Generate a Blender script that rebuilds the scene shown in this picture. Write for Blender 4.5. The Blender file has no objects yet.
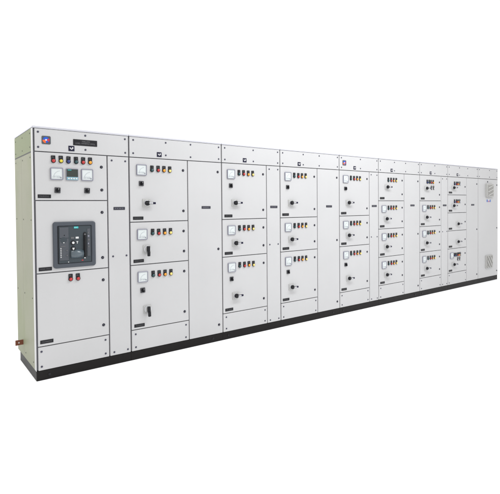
import bpy, bmesh, math, random
from mathutils import Matrix, Vector
random.seed(4)
sc = bpy.context.scene
C = sc.collection

# ------------------------------------------------------------------ materials
def new_mat(name):
    m = bpy.data.materials.new(name); m.use_nodes = True
    nt = m.node_tree; b = nt.nodes['Principled BSDF']
    return m, nt, b
def mat(name, col, rough=.5, spec=.5, metal=0., vary=0., bump=0., bscale=600, emit=None, coat=0., tint=None, streak=0.):
    m, nt, b = new_mat(name)
    b.inputs['Base Color'].default_value = (*col, 1)
    b.inputs['Roughness'].default_value = rough
    b.inputs['Specular IOR Level'].default_value = spec
    b.inputs['Metallic'].default_value = metal
    b.inputs['Coat Weight'].default_value = coat
    tc = nt.nodes.new('ShaderNodeNewGeometry')
    if vary:
        n1 = nt.nodes.new('ShaderNodeTexNoise'); n1.inputs['Scale'].default_value = 1.7; n1.inputs['Detail'].default_value = 5
        n2 = nt.nodes.new('ShaderNodeTexNoise'); n2.inputs['Scale'].default_value = 95; n2.inputs['Detail'].default_value = 3
        nt.links.new(tc.outputs['Position'], n1.inputs['Vector']); nt.links.new(tc.outputs['Position'], n2.inputs['Vector'])
        add = nt.nodes.new('ShaderNodeMath'); add.operation = 'ADD'
        mul = nt.nodes.new('ShaderNodeMath'); mul.operation = 'MULTIPLY'; mul.inputs[1].default_value = .45
        nt.links.new(n2.outputs['Fac'], mul.inputs[0]); nt.links.new(n1.outputs['Fac'], add.inputs[0]); nt.links.new(mul.outputs[0], add.inputs[1])
        if streak:  # faint vertical wipe and run marks left on the paint
            mp = nt.nodes.new('ShaderNodeMapping'); mp.inputs['Scale'].default_value = (26, 26, 1.1); nt.links.new(tc.outputs['Position'], mp.inputs['Vector'])
            n5 = nt.nodes.new('ShaderNodeTexNoise'); n5.inputs['Scale'].default_value = 1; n5.inputs['Detail'].default_value = 4; nt.links.new(mp.outputs[0], n5.inputs['Vector'])
            sm_ = nt.nodes.new('ShaderNodeMath'); sm_.operation = 'MULTIPLY_ADD'; sm_.inputs[1].default_value = streak/vary*.75*2; sm_.inputs[2].default_value = -streak/vary*.75
            ad2 = nt.nodes.new('ShaderNodeMath'); ad2.operation = 'ADD'; nt.links.new(n5.outputs['Fac'], sm_.inputs[0]); nt.links.new(sm_.outputs[0], ad2.inputs[0]); nt.links.new(add.outputs[0], ad2.inputs[1]); add = ad2
        mr = nt.nodes.new('ShaderNodeMapRange'); mr.inputs['From Min'].default_value = .35; mr.inputs['From Max'].default_value = 1.1
        mr.inputs['To Min'].default_value = 1 - vary; mr.inputs['To Max'].default_value = 1 + vary
        nt.links.new(add.outputs[0], mr.inputs['Value'])
        hs = nt.nodes.new('ShaderNodeHueSaturation'); hs.inputs['Color'].default_value = (*col, 1)
        if tint:   # patchy noise mix of two tones
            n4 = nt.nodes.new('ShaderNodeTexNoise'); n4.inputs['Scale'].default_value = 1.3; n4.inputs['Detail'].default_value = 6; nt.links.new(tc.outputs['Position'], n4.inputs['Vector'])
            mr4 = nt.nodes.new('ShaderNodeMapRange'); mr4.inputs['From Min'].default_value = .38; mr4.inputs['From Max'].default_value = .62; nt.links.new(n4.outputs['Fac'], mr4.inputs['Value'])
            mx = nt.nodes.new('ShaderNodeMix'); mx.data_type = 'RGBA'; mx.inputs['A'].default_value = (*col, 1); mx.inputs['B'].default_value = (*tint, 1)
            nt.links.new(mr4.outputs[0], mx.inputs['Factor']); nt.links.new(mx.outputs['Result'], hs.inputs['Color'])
        nt.links.new(mr.outputs[0], hs.inputs['Value']); nt.links.new(hs.outputs[0], b.inputs['Base Color'])
        rr = nt.nodes.new('ShaderNodeMapRange'); rr.inputs['To Min'].default_value = max(rough - .08, 0); rr.inputs['To Max'].default_value = rough + .08
        nt.links.new(n1.outputs['Fac'], rr.inputs['Value']); nt.links.new(rr.outputs[0], b.inputs['Roughness'])
    if bump:
        n3 = nt.nodes.new('ShaderNodeTexNoise'); n3.inputs['Scale'].default_value = bscale; n3.inputs['Detail'].default_value = 2
        nt.links.new(tc.outputs['Position'], n3.inputs['Vector'])
        bp = nt.nodes.new('ShaderNodeBump'); bp.inputs['Strength'].default_value = bump; bp.inputs['Distance'].default_value = .001
        nt.links.new(n3.outputs['Fac'], bp.inputs['Height']); nt.links.new(bp.outputs[0], b.inputs['Normal'])
    if emit:
        b.inputs['Emission Color'].default_value = (*emit[0], 1); b.inputs['Emission Strength'].default_value = emit[1]
    return m

M = {}
M['paint']   = mat('light_grey_powder_coat', (.393, .391, .394), .42, .35, vary=.045, bump=.16, streak=.004)
M['side']    = mat('pale_green_grey_side_cover', (.205, .206, .155), .5, .2, vary=.13, bump=.16, tint=(.172, .185, .115))
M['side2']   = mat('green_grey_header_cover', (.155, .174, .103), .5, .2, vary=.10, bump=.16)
M['trim']    = mat('off_white_trim', (.44, .44, .475), .45, .35, vary=.03)
M['gasket']  = mat('grey_rubber_gasket', (.20, .20, .225), .7, .2)
M['plinth']  = mat('black_plinth_enamel', (.008, .007, .007), .45, .13, vary=.3, bump=.15, bscale=200)
M['black']   = mat('black_plastic', (.008, .008, .010), .38, .22)
M['navy']    = mat('near_black_navy', (.006, .006, .022), .4, .2)
M['screw']   = mat('dark_screw_head', (.010, .010, .030), .4, .2)
M['sidescrew'] = mat('green_grey_screw', (.07, .08, .06), .5, .3)
M['bezel']   = mat('grey_blue_meter_bezel', (.19, .19, .235), .35, .4)
M['gplate']  = mat('dark_grey_engraved_plate', (.020, .020, .030), .5, .3)
M['glass']   = mat('meter_dial_white', (.47, .50, .50), .15, .5, coat=.3)
M['ink']     = mat('dial_ink', (.26, .28, .31), .5, .3)
M['white']   = mat('white_engraving', (.50, .50, .50), .5, .3)
M['dimwhite'] = mat('worn_engraving', (.085, .085, .09), .5, .3)
M['plate']   = mat('switch_base_plate', (.345, .345, .335), .4, .4)
M['knobface'] = mat('knob_dark_square', (.05, .05, .055), .4, .3)
M['silver']  = mat('satin_aluminium', (.50, .50, .52), .3, .5, metal=.4)
M['frame']   = mat('breaker_frame_slate', (.045, .052, .064), .40, .35, vary=.1)
M['slate']   = mat('breaker_face_slate', (.034, .043, .050), .5, .22, vary=.12)
M['slate2']  = mat('breaker_module_grey', (.060, .065, .075), .55, .2, vary=.1)
M['barrel']  = mat('breaker_glossy_shoulder', (.055, .075, .090), .22, .6)
M['teal']    = mat('teal_badge', (.03, .36, .36), .4, .3)
M['screen']  = mat('lcd_dark_screen', (.022, .030, .026), .15, .35)
M['keys']    = mat('meter_key_band', (.16, .32, .38), .35, .4)
M['copper']  = mat('copper_bar', (.16, .055, .032), .45, .4, metal=.55, vary=.25)
M['vent']    = mat('fan_grille_beige_grey', (.345, .342, .33), .55, .3, vary=.05)
M['ventdark'] = mat('fan_filter_mesh', (.27, .265, .255), .8, .1)
M['red']     = mat('red_lens', (.36, .008, .008), .2, .45, coat=.3)
M['yellow']  = mat('yellow_lens', (.50, .40, .015), .2, .45, coat=.3)
M['amber']   = mat('amber_lens', (.66, .25, .006), .2, .45, coat=.3)
M['paleyel'] = mat('pale_yellow_lens', (.66, .50, .14), .2, .45, coat=.3)
M['blue']    = mat('blue_lens', (.006, .020, .12), .2, .45, coat=.3)
M['green']   = mat('dark_green_lens', (.003, .040, .045), .2, .45, coat=.3)
M['grey']    = mat('grey_lens', (.33, .33, .34), .25, .45, coat=.3)
M['lblue']   = mat('logo_blue', (.006, .07, .42), .4, .3)
M['lorange'] = mat('logo_orange', (.62, .10, .02), .4, .3)
M['lred']    = mat('logo_red', (.38, .02, .05), .4, .3)
M['lgrey']   = mat('logo_surround', (.055, .058, .065), .4, .3)
M['stick_r'] = mat('sticker_pink', (.36, .16, .22), .5, .3)
M['stick_b'] = mat('sticker_blue', (.10, .16, .36), .5, .3)
M['floor']   = mat('white_studio_floor', (.93, .93, .93), .9, .05)

# ------------------------------------------------------------------ mesh helpers
class MB:
    """collects shapes of one part; every shape keeps its own material"""
    def __init__(s): s.bm = bmesh.new(); s.mats = []
    def mi(s, m):
        if m not in s.mats: s.mats.append(m)
        return s.mats.index(m)
    def _merge(s, b, m, smooth=False):
        k = s.mi(m)
        for f in b.faces: f.material_index = k; f.smooth = smooth
        me = bpy.data.meshes.new('t'); b.to_mesh(me); b.free(); s.bm.from_mesh(me); bpy.data.meshes.remove(me)
    def box(s, x0, x1, y0, y1, z0, z1, m, bev=0., seg=2, rotz=None):
        b = bmesh.new(); bmesh.ops.create_cube(b, size=1)
        bmesh.ops.scale(b, vec=(x1-x0, y1-y0, z1-z0), verts=b.verts)
        bmesh.ops.translate(b, vec=((x0+x1)/2, (y0+y1)/2, (z0+z1)/2), verts=b.verts)
        if bev: bmesh.ops.bevel(b, geom=b.edges[:], offset=bev, segments=seg, profile=.5, affect='EDGES')
        if rotz is not None:
            c = Vector(((x0+x1)/2, (y0+y1)/2, (z0+z1)/2))
            bmesh.ops.rotate(b, cent=c, matrix=Matrix.Rotation(rotz, 3, 'Y'), verts=b.verts)
        s._merge(b, m); return s
    def prism(s, pts, y0, y1, m, bev=0.):
        """outline (x,z) extruded from y0 (front) to y1 (back)"""
        b = bmesh.new(); vs = [b.verts.new((x, y0, z)) for x, z in pts]
        f = b.faces.new(vs); r = bmesh.ops.extrude_face_region(b, geom=[f])
        bmesh.ops.translate(b, vec=(0, y1-y0, 0), verts=[v for v in r['geom'] if isinstance(v, bmesh.types.BMVert)])
        bmesh.ops.recalc_face_normals(b, faces=b.faces)
        if bev:
            e = [e for e in b.edges if all(abs(v.co.y-y0) < 1e-6 for v in e.verts)]
            bmesh.ops.bevel(b, geom=e, offset=bev, segments=2, profile=.5, affect='EDGES')
        s._merge(b, m); return s
    def rrect(s, x0, x1, z0, z1, rad, y0, y1, m, bev=0., n=5):
        pts = []
        for cx, cz, a in ((x1-rad, z1-rad, 0), (x0+rad, z1-rad, 90), (x0+rad, z0+rad, 180), (x1-rad, z0+rad, 270)):
            for i in range(n+1):
                t = math.radians(a + 90*i/n); pts.append((cx+rad*math.cos(t), cz+rad*math.sin(t)))
        return s.prism(pts, y0, y1, m, bev)
    def disc(s, cx, cz, r, y0, y1, m, n=24, bev=0.):
        return s.prism([(cx+r*math.cos(2*math.pi*i/n), cz+r*math.sin(2*math.pi*i/n)) for i in range(n)], y0, y1, m, bev)
    def dome(s, cx, y, cz, rx, ry, rz, m):
        b = bmesh.new(); bmesh.ops.create_uvsphere(b, u_segments=20, v_segments=12, radius=1)
        bmesh.ops.scale(b, vec=(rx, ry, rz), verts=b.verts); bmesh.ops.translate(b, vec=(cx, y, cz), verts=b.verts)
        s._merge(b, m, True); return s
    def ring(s, x0, x1, z0, z1, rad, w, y0, y1, m):
        """rounded rectangular frame with a hole"""
        def outline(x0, x1, z0, z1, rad, n=6):
            pts = []
            for cx, cz, a in ((x1-rad, z1-rad, 0), (x0+rad, z1-rad, 90), (x0+rad, z0+rad, 180), (x1-rad, z0+rad, 270)):
                for i in range(n+1):
                    t = math.radians(a + 90*i/n); pts.append((cx+rad*math.cos(t), cz+rad*math.sin(t)))
            return pts
        o = outline(x0, x1, z0, z1, rad); o2 = outline(x0+.006, x1-.006, z0+.006, z1-.006, rad-.004)
        i2 = outline(x0+w-.005, x1-w+.005, z0+w-.005, z1-w+.005, max(rad-w, .006)); i = outline(x0+w, x1-w, z0+w, z1-w, max(rad-w, .005))
        b = bmesh.new(); L = []
        for pts, y in ((o, y1), (o, y0+.004), (o2, y0), (i2, y0), (i, y0+.005), (i, y1)):
            L.append([b.verts.new((x, y, z)) for x, z in pts])
        n = len(o)
        for a, c in zip(L, L[1:]):
            for k in range(n): b.faces.new((a[k], a[(k+1) % n], c[(k+1) % n], c[k]))
        bmesh.ops.recalc_face_normals(b, faces=b.faces)
        s._merge(b, m); return s
    def mesh(s, name):
        me = bpy.data.meshes.new(name); s.bm.to_mesh(me); s.bm.free()
        for k in s.mats: me.materials.append(M[k])
        return me

def put(name, me, parent, loc=(0, 0, 0), label=None, roty=0):
    o = bpy.data.objects.new(name, me); C.objects.link(o); o.parent = parent; o.location = loc
    if roty: o.rotation_euler = (0, roty, 0)
    if label: o['label'] = label
    return o

def glyphs(mb, x0, x1, z0, z1, y, m, seed, gap=.35):
    """a row of small unreadable engraved strokes, as the photo shows on its plates"""
    rnd = random.Random(seed); h = z1-z0; w = h*.62; t = h*.2; x = x0
    while x + w <= x1:
        if rnd.random() < .14: x += w; continue
        k = rnd.randrange(4)
        mb.box(x, x+t, y, y+.0012, z0, z1, m)
        if k in (0, 1): mb.box(x+t, x+w, y, y+.0012, z1-t, z1, m)
        if k in (0, 2): mb.box(x+t, x+w, y, y+.0012, z0, z0+t, m)
        if k in (1, 3): mb.box(x+t, x+w*.85, y, y+.0012, (z0+z1)/2-t/2, (z0+z1)/2+t/2, m)
        if k == 3: mb.box(x+w*.85, x+w*.85+t*.8, y, y+.0012, z0, z1, m)
        x += w*(1+gap)

# ------------------------------------------------------------------ shared small parts (all local: door face at y = 0, front is -y)
def lock_mesh():
    mb = MB(); mb.disc(0, 0, .0125, -.004, .003, 'navy', bev=.0015); mb.disc(0, 0, .0085, -.006, -.0035, 'black', 16)
    mb.box(-.0065, .0065, -.0066, -.0055, -.0012, .0012, 'gasket'); return mb.mesh('quarter_turn_lock')
def screw_mesh():
    mb = MB(); mb.disc(0, 0, .0080, -.0035, .002, 'screw', 14, bev=.001); mb.box(-.005, .005, -.0040, -.003, -.001, .001, 'gasket')
    return mb.mesh('screw')
def sidescrew_mesh():
    b = bmesh.new(); bmesh.ops.create_cone(b, cap_ends=True, segments=12, radius1=.007, radius2=.005, depth=.004)
    bmesh.ops.rotate(b, cent=(0, 0, 0), matrix=Matrix.Rotation(-math.pi/2, 3, 'Y'), verts=b.verts)
    mb = MB(); mb._merge(b, 'sidescrew'); return mb.mesh('side_screw')
def light_mesh(col):
    mb = MB(); mb.rrect(-.0165, .0165, -.002, .031, .003, -.006, .002, 'black', .001)
    mb.disc(0, -.012, .0180, -.010, .002, 'black', 24, .0015)
    glyphs(mb, -.010, .011, .012, .022, -.0070, 'dimwhite' if col != 'grey' else 'white', hash_(col))
    mb.disc(0, -.012, .0132, -.013, -.009, col, 24, .001); mb.dome(0, -.012, -.012, .0128, .009, .0128, col)
    return mb.mesh('indicator_light_' + col)
def hash_(s): return sum(ord(c)*(i+3) for i, c in enumerate(s))
def meter_mesh():
    mb = MB(); mb.ring(-.050, .050, -.050, .050, .008, .0072, -.012, .002, 'bezel')
    mb.rrect(-.0445, .0445, -.0445, .0445, .003, -.0075, .001, 'glass')
    glyphs(mb, -.032, .030, -.030, -.023, -.0085, 'ink', 5)
    # scale arc and needle
    for i in range(13):
        t = math.radians(100 + 70*i/12); cx, cz = .030+.055*math.cos(t), -.028+.052*math.sin(t)
        mb.box(cx-.0007, cx+.0007, -.0083, -.0072, cz-.0032, cz+.0032, 'ink', rotz=math.pi/2-t)
    mb.box(-.026, .024, -.0082, -.0074, -.0165, -.0155, 'ink')
    mb.disc(.031, -.031, .0048, -.0105, -.007, 'bezel', 14)
    return mb.mesh('analogue_meter')
def digital_mesh():
    mb = MB(); mb.rrect(-.049, .049, -.049, .049, .004, -.010, .002, 'bezel', .0015)
    mb.rrect(-.045, .045, -.020, .043, .002, -.013, -.008, 'screen', .001)
    mb.rrect(-.045, .045, -.046, -.022, .002, -.0125, -.008, 'keys', .001)
    for i in range(4): mb.rrect(-.037+i*.0205, -.023+i*.0205, -.040, -.029, .003, -.0165, -.012, 'white', .001)
    mb.box(-.038, -.008, -.0136, -.0125, .033, .038, 'teal')
    return mb.mesh('digital_meter')
def knob_mesh():
    mb = MB(); mb.rrect(-.023, .023, -.023, .023, .004, -.007, .002, 'knobface', .0015)
    mb.disc(0, 0, .0165, -.016, -.006, 'black', 24, .002); mb.box(-.0045, .0045, -.030, -.015, -.017, .017, 'black', .0015)
    mb.box(-.0008, .0008, -.0306, -.0295, .004, .015, 'white')
    return mb.mesh('rotary_switch')
def handle_mesh():
    # lever points to +x; turned 90 degrees about y it points down
    mb = MB(); mb.rrect(-.038, .038, -.038, .038, .004, -.006, .002, 'plate', .0015)
    mb.disc(0, 0, .027, -.018, -.005, 'silver', 32, .002); mb.disc(0, 0, .0235, -.036, -.017, 'black', 32, .003)
    mb.box(-.022, .040, -.047, -.035, -.0095, .0095, 'black', .003)
    mb.box(.008, .046, -.0505, -.0465, -.0052, .0052, 'silver', .0012)  # pale strip stands in for the highlight along the glossy black lever
    mb.box(.046, .074, -.050, -.034, -.0100, .0100, 'navy', .003)
    return mb.mesh('rotary_handle')
def handle_down_mesh():
    mb = MB(); mb.rrect(-.038, .038, -.038, .038, .004, -.006, .002, 'plate', .0015)
    mb.disc(0, 0, .033, -.018, -.005, 'silver', 32, .002); mb.disc(0, 0, .024, -.028, -.017, 'plate', 32, .003)
    mb.box(-.0145, .0145, -.048, -.027, -.022, .030, 'black', .006)
    mb.box(-.0125, .0135, -.054, -.034, -.064, -.018, 'black', .006)
    return mb.mesh('rotary_handle_down')
def labelplate_mesh(i, w=.10, h=.029, base='black'):
    mb = MB(); mb.rrect(-w/2, w/2, -h/2, h/2, .002, -.003, .001, base, .0007)
    glyphs(mb, -w/2+.012, w/2-.012, -h*.12, h*.16, -.0038, 'dimwhite' if base == 'black' else 'gasket', 40+i, .6)
    return mb.mesh('engraved_label_%s' % base)
def sign_mesh():
    mb = MB(); mb.rrect(-.024, .024, -.022, .022, .002, -.003, .001, 'navy', .0007)
    mb.prism([(-.018, .004), (-.008, .008), (.000, -.001), (.004, -.009), (-.004, -.010), (-.009, -.001)], -.0042, -.002, 'white')
    mb.prism([(.005, .011), (.013, .011), (.015, .003), (.009, -.007), (.004, -.004)], -.0042, -.002, 'white')
    return mb.mesh('cubicle_sign')
def logo_mesh():
    mb = MB(); mb.rrect(-.034, .034, -.033, .033, .009, -.004, .001, 'lgrey', .001)
    def wedge(a0, a1, r, m, cx=-.002, cz=.001):
        pts = [(cx, cz)] + [(cx+r*math.cos(math.radians(a0+(a1-a0)*i/10)), cz+r*math.sin(math.radians(a0+(a1-a0)*i/10))) for i in range(11)]
        mb.prism(pts, -.0052, -.003, m)
    wedge(35, 178, .024, 'lblue'); wedge(182, 262, .027, 'lorange'); wedge(266, 325, .023, 'lblue'); wedge(-33, 30, .027, 'lred')
    mb.disc(-.002, .001, .0075, -.0063, -.004, 'white', 16)
    return mb.mesh('logo_badge')
def nameplate_mesh():
    mb = MB(); mb.rrect(-.100, .100, -.0255, .0255, .002, -.003, .001, 'black', .0008)
    glyphs(mb, -.035, .040, .004, .015, -.0038, 'dimwhite', 91, .25); glyphs(mb, -.082, .086, -.013, -.002, -.0038, 'dimwhite', 92, .25)
    return mb.mesh('nameplate')
MS = dict(lock=lock_mesh(), screw=screw_mesh(), sidescrew=sidescrew_mesh(), meter=meter_mesh(), digital=digital_mesh(), knob=knob_mesh(),
          handle=handle_mesh(), handle_down=handle_down_mesh(), sign=sign_mesh(), logo=logo_mesh(), plate=nameplate_mesh())
LABELS = [labelplate_mesh(i) for i in range(5)]
LABELG = [labelplate_mesh(i, .104, .026, 'gplate') for i in range(3)]
LM = {c: light_mesh(c) for c in ('red', 'yellow', 'amber', 'paleyel', 'blue', 'green', 'grey')}
LN = dict(red='red indicator light', yellow='yellow indicator light', amber='amber indicator light', paleyel='pale yellow indicator light',
          blue='blue indicator light', green='dark green indicator light', grey='unlit grey indicator light')

# ------------------------------------------------------------------ levels (metres)
Z0, ZB, ZH, ZT = .080, .275, 1.852, 2.040        # plinth top, base panel top, header bottom, header top
U = .1969                                        # door module height
T = .022                                         # sheet-and-return depth of every door and cover
tol2 = random.Random(5)
G = .0046                                        # half gap between panels
D = .755

def panel(name, root, x0, x1, z0, z1, label=None, gl=G, gr=G, mt='paint'):
    gl += tol2.uniform(-.0007, .0007); gr += tol2.uniform(-.0007, .0007)
    mb = MB(); w = x1-gr-(x0+gl); h = z1-G*.8-(z0+G*.8)
    mb.box(0, w, 0, T, 0, h, mt, .0028, 2)
    o = put(name, mb.mesh(name), root, (x0+gl, 0, z0+G*.8), label)
    o['_ox'] = x0+gl; o['_oz'] = z0+G*.8
    return o
tol = random.Random(11)
JIT = dict(indicator_light=3, rotary_switch=3, rotary_handle=2, label_plate=.7, lock=60, screw=80, meter=.6, cubicle_sign=1)
def on(name, me, p, x, z, label=None, roty=0):
    """fix a fitting to panel p at cabinet coordinates x, z"""
    if name in JIT: x += tol.uniform(-.0013, .0013); z += tol.uniform(-.0013, .0013); roty += math.radians(tol.uniform(-JIT[name], JIT[name]))
    return put(name, me, p, (x-p['_ox'], 0, z-p['_oz']), label, roty)

STD = ['green', 'red', 'amber', 'paleyel']
def fittings(d, zt, zb, kind, k):
    if kind.get('meter'): on('meter', MS['meter'], d, .117, zt-.113)
    for x, c in zip(kind.get('lx', (.220, .283, .343, .404)), kind.get('lights', [])):
        on('indicator_light', LM[c], d, x, zt-kind.get('lz', .098), LN[c])
    for x, dz in kind.get('extra', []): on('indicator_light', LM['grey'], d, x, zt-dz, LN['grey'])
    if kind.get('knob'): on('rotary_switch', MS['knob'], d, .114, zt-.236)
    if 'hz' in kind:
        hx = kind.get('hx', .160)
        on('rotary_handle', MS['handle_down' if kind.get('down') else 'handle'], d, hx, zt-kind['hz'],
           'black handle turned down' if kind.get('down') else 'black handle turned sideways')
    for lz in kind.get('locks', (zt-.100, zb+.096)): on('lock', MS['lock'], d, .549, lz)
    on('label_plate', LABELS[k % 5], d, .080, zb+.037)

def cabinet(x0, w, label, doors, idx, logo=False):
    root = bpy.data.objects.new('switchgear_cabinet', None); C.objects.link(root); root.location = (x0, 0, 0)
    root['label'] = label; root['category'] = 'electrical cabinet'; root['group'] = 'switchgear cabinets bolted side by side in one line'
    last = idx == 8; first = idx == 0
    xl = .004 if first else .0012; xr = w-.0012
    # carcass: painted box with a dark gasket face behind the doors
    mb = MB(); mb.box(xl, xr, T+.006, D, Z0+.0015, ZT+.001, 'paint')
    mb.box(xl+.001, xr-(.004 if last else .001), T+.002, T+.006, Z0+.003, ZT, 'gasket')
    if last: mb.box(w-.0035, w-.0005, .001, T+.0055, Z0+.002, ZT, 'paint')
    put('body', mb.mesh('body'), root)
    # roof sheet with a folded front lip
    mb = MB(); mb.box(.0008 if not first else -.002, w-.0008, -.004, D+.004, ZT+.004, ZT+.016, 'trim', .002)
    mb.box(.004, w-.004, -.0015, .012, ZT-.0005, ZT+.004, 'trim')
    put('roof_panel', mb.mesh('roof_panel'), root)
    # plinth
    mb = MB(); mb.box(.0003 if not first else .002, w-.0003, .006, .665, 0, Z0, 'plinth', .0015)
    pl = put('plinth', mb.mesh('plinth'), root)
    pb = MB(); pb.disc(0, 0, .011, -.004, .003, 'black', 12, .001); pbm = pb.mesh('plinth_bolt')
    for bx in ([.1] if first else []) + ([w-.12] if idx % 2 == 1 else []) + ([.07] if idx in (2, 4, 6, 8) else []) + ([w-.09] if last else []):
        put('bolt', pbm, pl, (bx, .006, .040))
    # header
    h = panel('header_panel', root, 0, w, ZH, ZT, gl=(.016 if first else .006), gr=.006)
    sx = [.042, w-.035] + ([.366, .636] if w > .9 else [.416])
    for x in sx:
        for z in (2.009, 1.888): on('screw', MS['screw'], h, x, z)
    if not last: on('cubicle_sign', MS['sign'], h, .299, 1.8925, 'small navy square sign with white emblem')
    if logo: on('logo_badge', MS['logo'], h, .103 if first else .096, 1.947, 'rounded grey badge with blue, orange and red emblem')
    if first: on('nameplate', MS['plate'], h, .414, 1.9475, 'long black plate with two rows of small white lettering')
    gl = .016 if first else .006
    if not last:
        b = panel('base_panel', root, 0, .6, Z0, ZB, gl=gl)
        for x in (.042, .563):
            for z in (.236, .115): on('screw', MS['screw'], b, x, z)
        cw = w-.6
        c = panel('cable_door' if cw > .3 else 'cable_cover', root, .6, w, Z0, ZH, gr=.006)
        if cw > .3:
            for z in (1.752, .960, .172): on('lock', MS['lock'], c, .951, z)
            on('label_plate', LABELG[idx % 3], c, .808, 1.389, 'narrow dark grey label')
        else:
            for x in (.640, .765):
                for z in (1.812, .963, .112): on('screw', MS['screw'], c, x, z)
            on('label_plate', LABELG[idx % 3], c, .704, 1.387, 'narrow dark grey label')
    zt = ZH
    for k, (n, kind) in enumerate(doors):
        zb = ZB if k == len(doors)-1 else zt-n*U
        d = panel('door', root, 0, .6, zb, zt, kind.get('label'), gl=gl)
        if 'custom' in kind: kind['custom'](d, zt, zb, root)
        else: fittings(d, zt, zb, kind, k+idx)
        zt = zb
    return root

# ------------------------------------------------------------------ cabinet 1: incomer with metering and the air circuit breaker
def incomer_top(d, zt, zb, root):
    for x, c in zip((.153, .213, .274, .334, .394, .452), ('red', 'yellow', 'blue', 'green', 'red', 'amber')):
        on('indicator_light', LM[c], d, x, 1.795, LN[c])
    on('meter', MS['meter'], d, .180, 1.677); on('digital_meter', MS['digital'], d, .301, 1.676, 'meter with dark screen above a pale blue key strip')
    on('meter', MS['meter'], d, .4245, 1.677)
    for x in (.184, .422): on('rotary_switch', MS['knob'], d, x, 1.543)
    for z in (1.749, 1.551): on('lock', MS['lock'], d, .549, z)
    on('label_plate', LABELS[1], d, .083, 1.493)
def incomer_breaker(d, zt, zb, root):
    for z in (1.356, .961): on('lock', MS['lock'], d, .549, z)
    on('label_plate', LABELS[2], d, .080, .903)
    X0, X1, Y0, Y1 = .140, .485, .900, 1.282
    mb = MB(); mb.ring(X0, X1, Y0, Y1, .022, .034, -.016, .003, 'frame')
    mb.box(X0+.030, X1-.030, -.0055, .001, Y0+.022, Y1-.022, 'black')      # dark well behind the frame
    fx0, fx1, fz0, fz1 = .184, .448, .938, 1.244
    mb.rrect(fx0, fx1, fz0, fz1, .006, -.0095, -.004, 'slate', .001)
    br = put('circuit_breaker', mb.mesh('circuit_breaker'), root, (0, 0, 0), 'draw-out air circuit breaker in a slate surround')
    def part(n, mb, lab=None): return put(n, mb.mesh(n), br, (0, 0, 0), lab)
    y = -.0095
    # trip unit on the left
    mb = MB(); mb.rrect(fx0+.006, .262, 1.148, 1.236, .003, y-.004, y+.001, 'slate2', .001)
    mb.rrect(fx0+.006, .262, .962, 1.144, .003, y-.003, y+.001, 'slate2', .001)
    mb.disc(.228, 1.170, .0045, y-.0055, y-.003, 'black', 14); mb.disc(.197, 1.226, .003, y-.005, y-.003, 'dimwhite', 10)
    mb.disc(.222, 1.130, .026, y-.0042, y-.002, 'slate', 28)
    mb.prism([(.216, 1.112), (.230, 1.112), (.223, 1.103)], y-.0056, y-.003, 'white')
    mb.box(.197, .236, y-.0045, y-.002, 1.076, 1.083, 'dimwhite')
    for i in range(6): mb.box(.196, .203, y-.0045, y-.002, .986+i*.0145, .994+i*.0145, 'white'); mb.box(.206, .218, y-.0042, y-.002, .988+i*.0145, .991+i*.0145, 'dimwhite')
    for z in (1.044, 1.002): mb.disc(.247, z, .006, y-.007, y-.002, 'dimwhite', 14)
    mb.disc(.259, .946, .004, y-.003, y, 'white', 10)
    part('trip_unit', mb, 'grey trip unit with rows of small white marks')
    mb = MB(); mb.rrect(.306, .342, 1.224, 1.240, .002, y-.003, y+.001, 'teal', .0006)
    glyphs(mb, .311, .338, 1.229, 1.235, y-.0038, 'white', 7, .2); part('brand_plate', mb, 'small teal plate')
    mb = MB(); mb.rrect(.280, .306, 1.138, 1.154, .002, y-.003, y+.001, 'dimwhite', .0006); part('rating_plate', mb)
    mb = MB(); mb.rrect(.319, .344, 1.138, 1.154, .002, y-.003, y+.001, 'white', .0006); part('rating_plate', mb)
    for z, lab in ((1.105, 'upper round push button'), (1.055, 'lower round push button')):
        mb = MB(); mb.disc(.297, z, .019, y-.007, y+.001, 'black', 28, .001)
        mb.disc(.297, z, .0105, y-.013, y-.006, 'white' if z > 1.08 else 'dimwhite', 20, .0015)
        if z < 1.08: mb.prism([(.287, z+.008), (.307, z+.008), (.297, z-.012)], y-.0145, y-.012, 'white')
        part('push_button', mb, lab)
    mb = MB(); mb.box(.325, .339, y-.002, y+.001, 1.110, 1.116, 'white'); mb.box(.330, .335, y-.002, y+.001, 1.096, 1.110, 'white')
    part('symbol_mark', mb)
    # glossy barrel shoulder
    b = bmesh.new(); n = 14; prof = [(y-.022*math.sin(math.pi*i/n)**.7, .975+.070*i/n) for i in range(n+1)]
    a = [b.verts.new((.280, p[0], p[1])) for p in prof]; c = [b.verts.new((.380, p[0], p[1])) for p in prof]
    for i in range(n): b.faces.new((a[i], c[i], c[i+1], a[i+1]))
    b.faces.new(a[::-1]); b.faces.new(c); bmesh.ops.recalc_face_normals(b, faces=b.faces)
    mb = MB(); mb._merge(b, 'barrel', True); part('spring_housing', mb, 'rounded glossy slate housing')
    # charging lever
    mb = MB(); mb.rrect(.382, .408, .975, 1.190, .011, y-.006, y+.001, 'black', .002)
    mb.rrect(.386, .402, .990, 1.160, .006, y-.020, y-.005, 'black', .003); mb.disc(.394, 1.172, .0075, y-.012, y-.004, 'dimwhite', 16)
    mb.disc(.392, .972, .005, y-.008, y, 'white', 12)
    part('charging_lever', mb, 'long black vertical lever')
    mb = MB(); mb.rrect(.415, .440, .985, 1.220, .003, y-.003, y+.001, 'slate2', .001)
    for i, z in enumerate((1.178, 1.150, 1.118, 1.086, 1.060)): mb.rrect(.418, .428+.004*(i % 3), z, z+.012, .002, y-.0045, y-.002, 'bezel' if i % 2 else 'dimwhite', .0005)
    part('side_scale', mb)
    mb = MB(); mb.box(.366, .380, y-.002, y+.001, .949, .957, 'red'); part('warning_mark', mb, 'tiny red mark')
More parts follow.
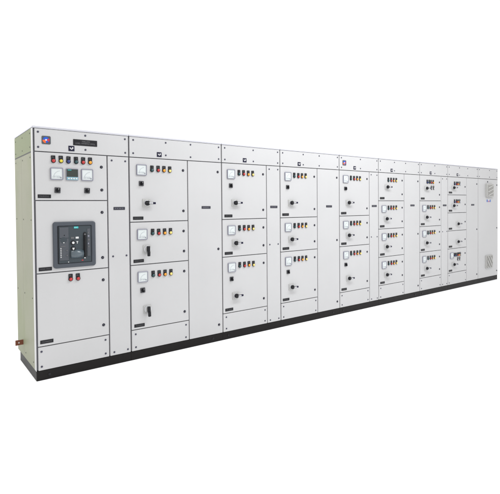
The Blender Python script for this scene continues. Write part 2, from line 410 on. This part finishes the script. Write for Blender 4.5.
def incomer_low(d, zt, zb, root):
    for x in (.2745, .3345): on('indicator_light', LM['red'], d, x, .813, LN['red'])
    for z in (.765, .370): on('lock', MS['lock'], d, .549, z)
    on('label_plate', LABELS[3], d, .083, .311)

c1 = cabinet(0, .8, 'leftmost cabinet, with the slate circuit breaker, two dial meters and pale green side', [
    (2, dict(custom=incomer_top, label='upper door with six coloured lights and three meters')),
    (3, dict(custom=incomer_breaker, label='middle door framing the circuit breaker')),
    (3, dict(custom=incomer_low, label='lower door with two red lights'))], 0, logo=True)
# its exposed end: corner post, header side cover, two long covers
mb = MB(); mb.box(0, .0032, .0005, .056, Z0+.002, ZT, 'paint', .001); put('corner_post', mb.mesh('corner_post'), c1)
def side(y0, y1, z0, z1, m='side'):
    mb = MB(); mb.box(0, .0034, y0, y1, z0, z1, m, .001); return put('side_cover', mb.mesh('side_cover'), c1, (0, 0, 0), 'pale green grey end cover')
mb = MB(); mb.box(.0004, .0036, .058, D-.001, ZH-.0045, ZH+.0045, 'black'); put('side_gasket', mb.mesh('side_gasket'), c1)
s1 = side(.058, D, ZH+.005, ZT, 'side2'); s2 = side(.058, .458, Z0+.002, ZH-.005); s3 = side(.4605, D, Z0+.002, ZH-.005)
for y in (.095, .400, .700):
    for z in (2.005, 1.893): put('screw', MS['sidescrew'], s1, (-.001, y, z))
for y, s in ((.095, s2), (.400, s2), (.700, s3)):
    for z in (1.810, 1.300, .660, .135): put('screw', MS['sidescrew'], s, (-.001, y, z))
mb = MB(); mb.box(-.062, .02, .505, .513, .182, .226, 'copper', .0012); mb.box(-.0635, -.04, .5045, .5135, .181, .227, 'copper', .001)
mb.disc(-.036, .204, .0065, .5035, .506, 'white', 12)
put('copper_bar', mb.mesh('copper_bar'), c1, (0, 0, 0), 'brown copper earth bar sticking out of the side')

# ------------------------------------------------------------------ feeder cabinets
big = lambda down=False, **k: dict(meter=1, lights=STD, knob=1, hz=.418, down=down, **k)
med = lambda down=False, **k: dict(meter=1, lights=STD, hz=.252, down=down, **k)
cabinet(.8, 1.0, 'wide cabinet beside the breaker cabinet, its two lower handles turned down', [(3, big()), (2, med(True)), (3, big(True))], 1)
cabinet(1.8, .8, 'third cabinet from the left, three doors and a narrow screwed cover, no logo badge', [(3, big()), (2, med()), (3, big())], 2)
cabinet(2.6, 1.0, 'wide three-door cabinet just left of the one with the second logo badge', [(3, big()), (2, med()), (3, big())], 3)
cabinet(3.6, .8, 'middle cabinet of the line, with the second logo badge on its header', [(3, big()), (2, med()), (3, big())], 4, logo=True)
cabinet(4.4, 1.0, 'wide four-door cabinet right of the second logo badge, plain blank door beside its doors',
        [(2, dict(lights=STD, hz=.200, hx=.176))] + [(2, med())]*3, 5)
cabinet(5.4, .8, 'narrow four-door cabinet, its top door with four lights and two small grey ones below',
        [(2, dict(lights=['blue', 'green', 'red', 'amber'], hz=.200, hx=.162, lx=(.200, .255, .307, .365), extra=[(.318, .190), (.376, .190)]))] + [(2, med())]*3, 6)
sm = dict(lights=['blue', 'red', 'amber', 'grey'], lx=(.205, .265, .315, .370), lz=.105, hz=.178, hx=.153)
sm2 = dict(hz=.185, hx=.290)
doors8 = []
z = ZH
for i in range(4):
    k = dict(sm if i < 2 else sm2); k['locks'] = (z-.157,); doors8.append((1.5, k)); z -= 1.5*U
doors8.append((2, dict(meter=1, lights=['blue', 'green', 'red', 'amber', 'grey'], lx=(.205, .250, .300, .345, .390), lz=.105, hz=.262, hx=.160, extra=[(.312, .180), (.370, .180)])))
cabinet(6.2, 1.0, 'five-door cabinet with small doors, next to the louvred end cabinet', doors8, 7)

c9 = cabinet(7.2, .736, 'rightmost cabinet, one tall door with a beige fan grille above and a louvre below', [], 8)
d = panel('door', c9, 0, .736, Z0, ZH, gl=.006, gr=.005)
for x, z in ((.345, 1.803), (.700, 1.752), (.700, .960), (.700, .168)): on('lock' , MS['lock'], d, x, z)
# upper fan grille: hooded frame with slanted slats
def grille(w, h, slats, ang, mname, dark):
    mb = MB(); mb.rrect(-w/2, w/2, -h/2, h/2, .006, -.036, .002, mname, .003)
    mb.box(-w/2+.018, w/2-.018, -.0375, -.034, -h/2+.018, h/2-.018, dark)
    for i in range(slats):
        t = -h/2+.02+(h-.04)*(i+.5)/slats
        mb.box(-w/2+.02, w/2-.02, -.048, -.036, t-.011, t+.011, mname, .003, rotz=ang)
    return mb
on('fan_grille', grille(.25, .235, 3, -.28, 'vent', 'ventdark').mesh('fan_grille'), d, .385, 1.647, 'beige grey fan grille with slanting slats')
mb = MB(); mb.box(-.085, .085, -.0015, .001, -.026, .026, 'white'); mb.box(-.08, -.028, -.003, -.001, -.022, .022, 'stick_b')
mb.box(-.024, .03, -.003, -.001, -.022, .004, 'stick_r'); mb.box(.034, .08, -.003, -.001, -.022, .022, 'stick_b')
on('warning_sticker', mb.mesh('warning_sticker'), d, .383, 1.46, 'small pink and blue sticker')
mb = MB(); mb.rrect(-.125, .125, -.115, .115, .006, -.020, .002, 'vent', .003)
for i in range(-2, 3):      # diagonal ribs clipped to the frame
    c, hw = i*.078, .075
    ts = [0, 1]
    for lim in (-.098, .098):
        t = (lim-(c-hw))/(2*hw)
        if 0 < t < 1: ts.append(t)
    ts = sorted(t for t in ts if -.0981 <= c-hw+2*hw*t <= .0981)
    if len(ts) < 2: continue
    (xa, za), (xb, zb_) = [(c-hw+2*hw*t, .098-.196*t) for t in (ts[0], ts[-1])]
    mb.prism([(xa-.013, za), (xb-.013, zb_), (xb+.013, zb_), (xa+.013, za)], -.034, -.018, 'vent')
mb.box(-.112, .112, -.0215, -.019, -.103, .103, 'ventdark')
on('louvre', mb.mesh('louvre'), d, .385, .36, 'grey louvre with diagonal ribs')

for o in C.objects:
    for k in ('_ox', '_oz'):
        if k in o: del o[k]

# ------------------------------------------------------------------ floor
b = bmesh.new(); vs = [b.verts.new(p) for p in ((-150, -150, 0), (150, -150, 0), (150, 150, 0), (-150, 150, 0))]; b.faces.new(vs)
me = bpy.data.meshes.new('floor'); b.to_mesh(me); b.free(); me.materials.append(M['floor'])
fl = bpy.data.objects.new('floor', me); C.objects.link(fl); fl['kind'] = 'structure'

# ------------------------------------------------------------------ light
w = bpy.data.worlds.new('World'); sc.world = w; w.use_nodes = True
bg = w.node_tree.nodes['Background']; bg.inputs[0].default_value = (1, 1, 1, 1); bg.inputs[1].default_value = 1.28
def lamp(name, loc, rot, sx, sy, e, col=(1, 1, 1)):
    l = bpy.data.lights.new(name, 'AREA'); l.shape = 'RECTANGLE'; l.size = sx; l.size_y = sy; l.energy = e; l.color = col
    o = bpy.data.objects.new(name, l); C.objects.link(o); o.location = loc; o.rotation_euler = rot; return o
lamp('ceiling_lamp', (3.6, -2.3, 4.3), (math.radians(28), 0, 0), 4.2, .6, 185, (.96, .98, 1))
lamp('added_floor_fill', (-2.2, .9, 3.4), (0, math.radians(-8), 0), 1.6, 2.6, 85, (1, 1, 1))  # added fill with no real source, clears the floor shadow at the left end

# ------------------------------------------------------------------ camera
cam = bpy.data.cameras.new('Camera'); co = bpy.data.objects.new('Camera', cam); C.objects.link(co); sc.camera = co
yaw, pitch, roll = .64760, -.01860, -.00860
f = Vector((math.sin(yaw)*math.cos(pitch), math.cos(yaw)*math.cos(pitch), math.sin(pitch)))
r = f.cross(Vector((0, 0, 1))).normalized(); u = r.cross(f)
r2 = r*math.cos(roll)+u*math.sin(roll); u2 = -r*math.sin(roll)+u*math.cos(roll)
co.matrix_world = Matrix(((r2.x, u2.x, -f.x, -.797), (r2.y, u2.y, -f.y, -3.9156), (r2.z, u2.z, -f.z, 1.3966), (0, 0, 0, 1)))
cam.sensor_fit = 'HORIZONTAL'; cam.sensor_width = 36; cam.lens = 451.57/500*36
cam.shift_y = -(247.07-214.81)/500; cam.clip_end = 1000; cam.clip_start = .05

sc.view_settings.view_transform = 'Standard'; sc.view_settings.look = 'None'
sc.view_settings.exposure = 0; sc.view_settings.gamma = 1
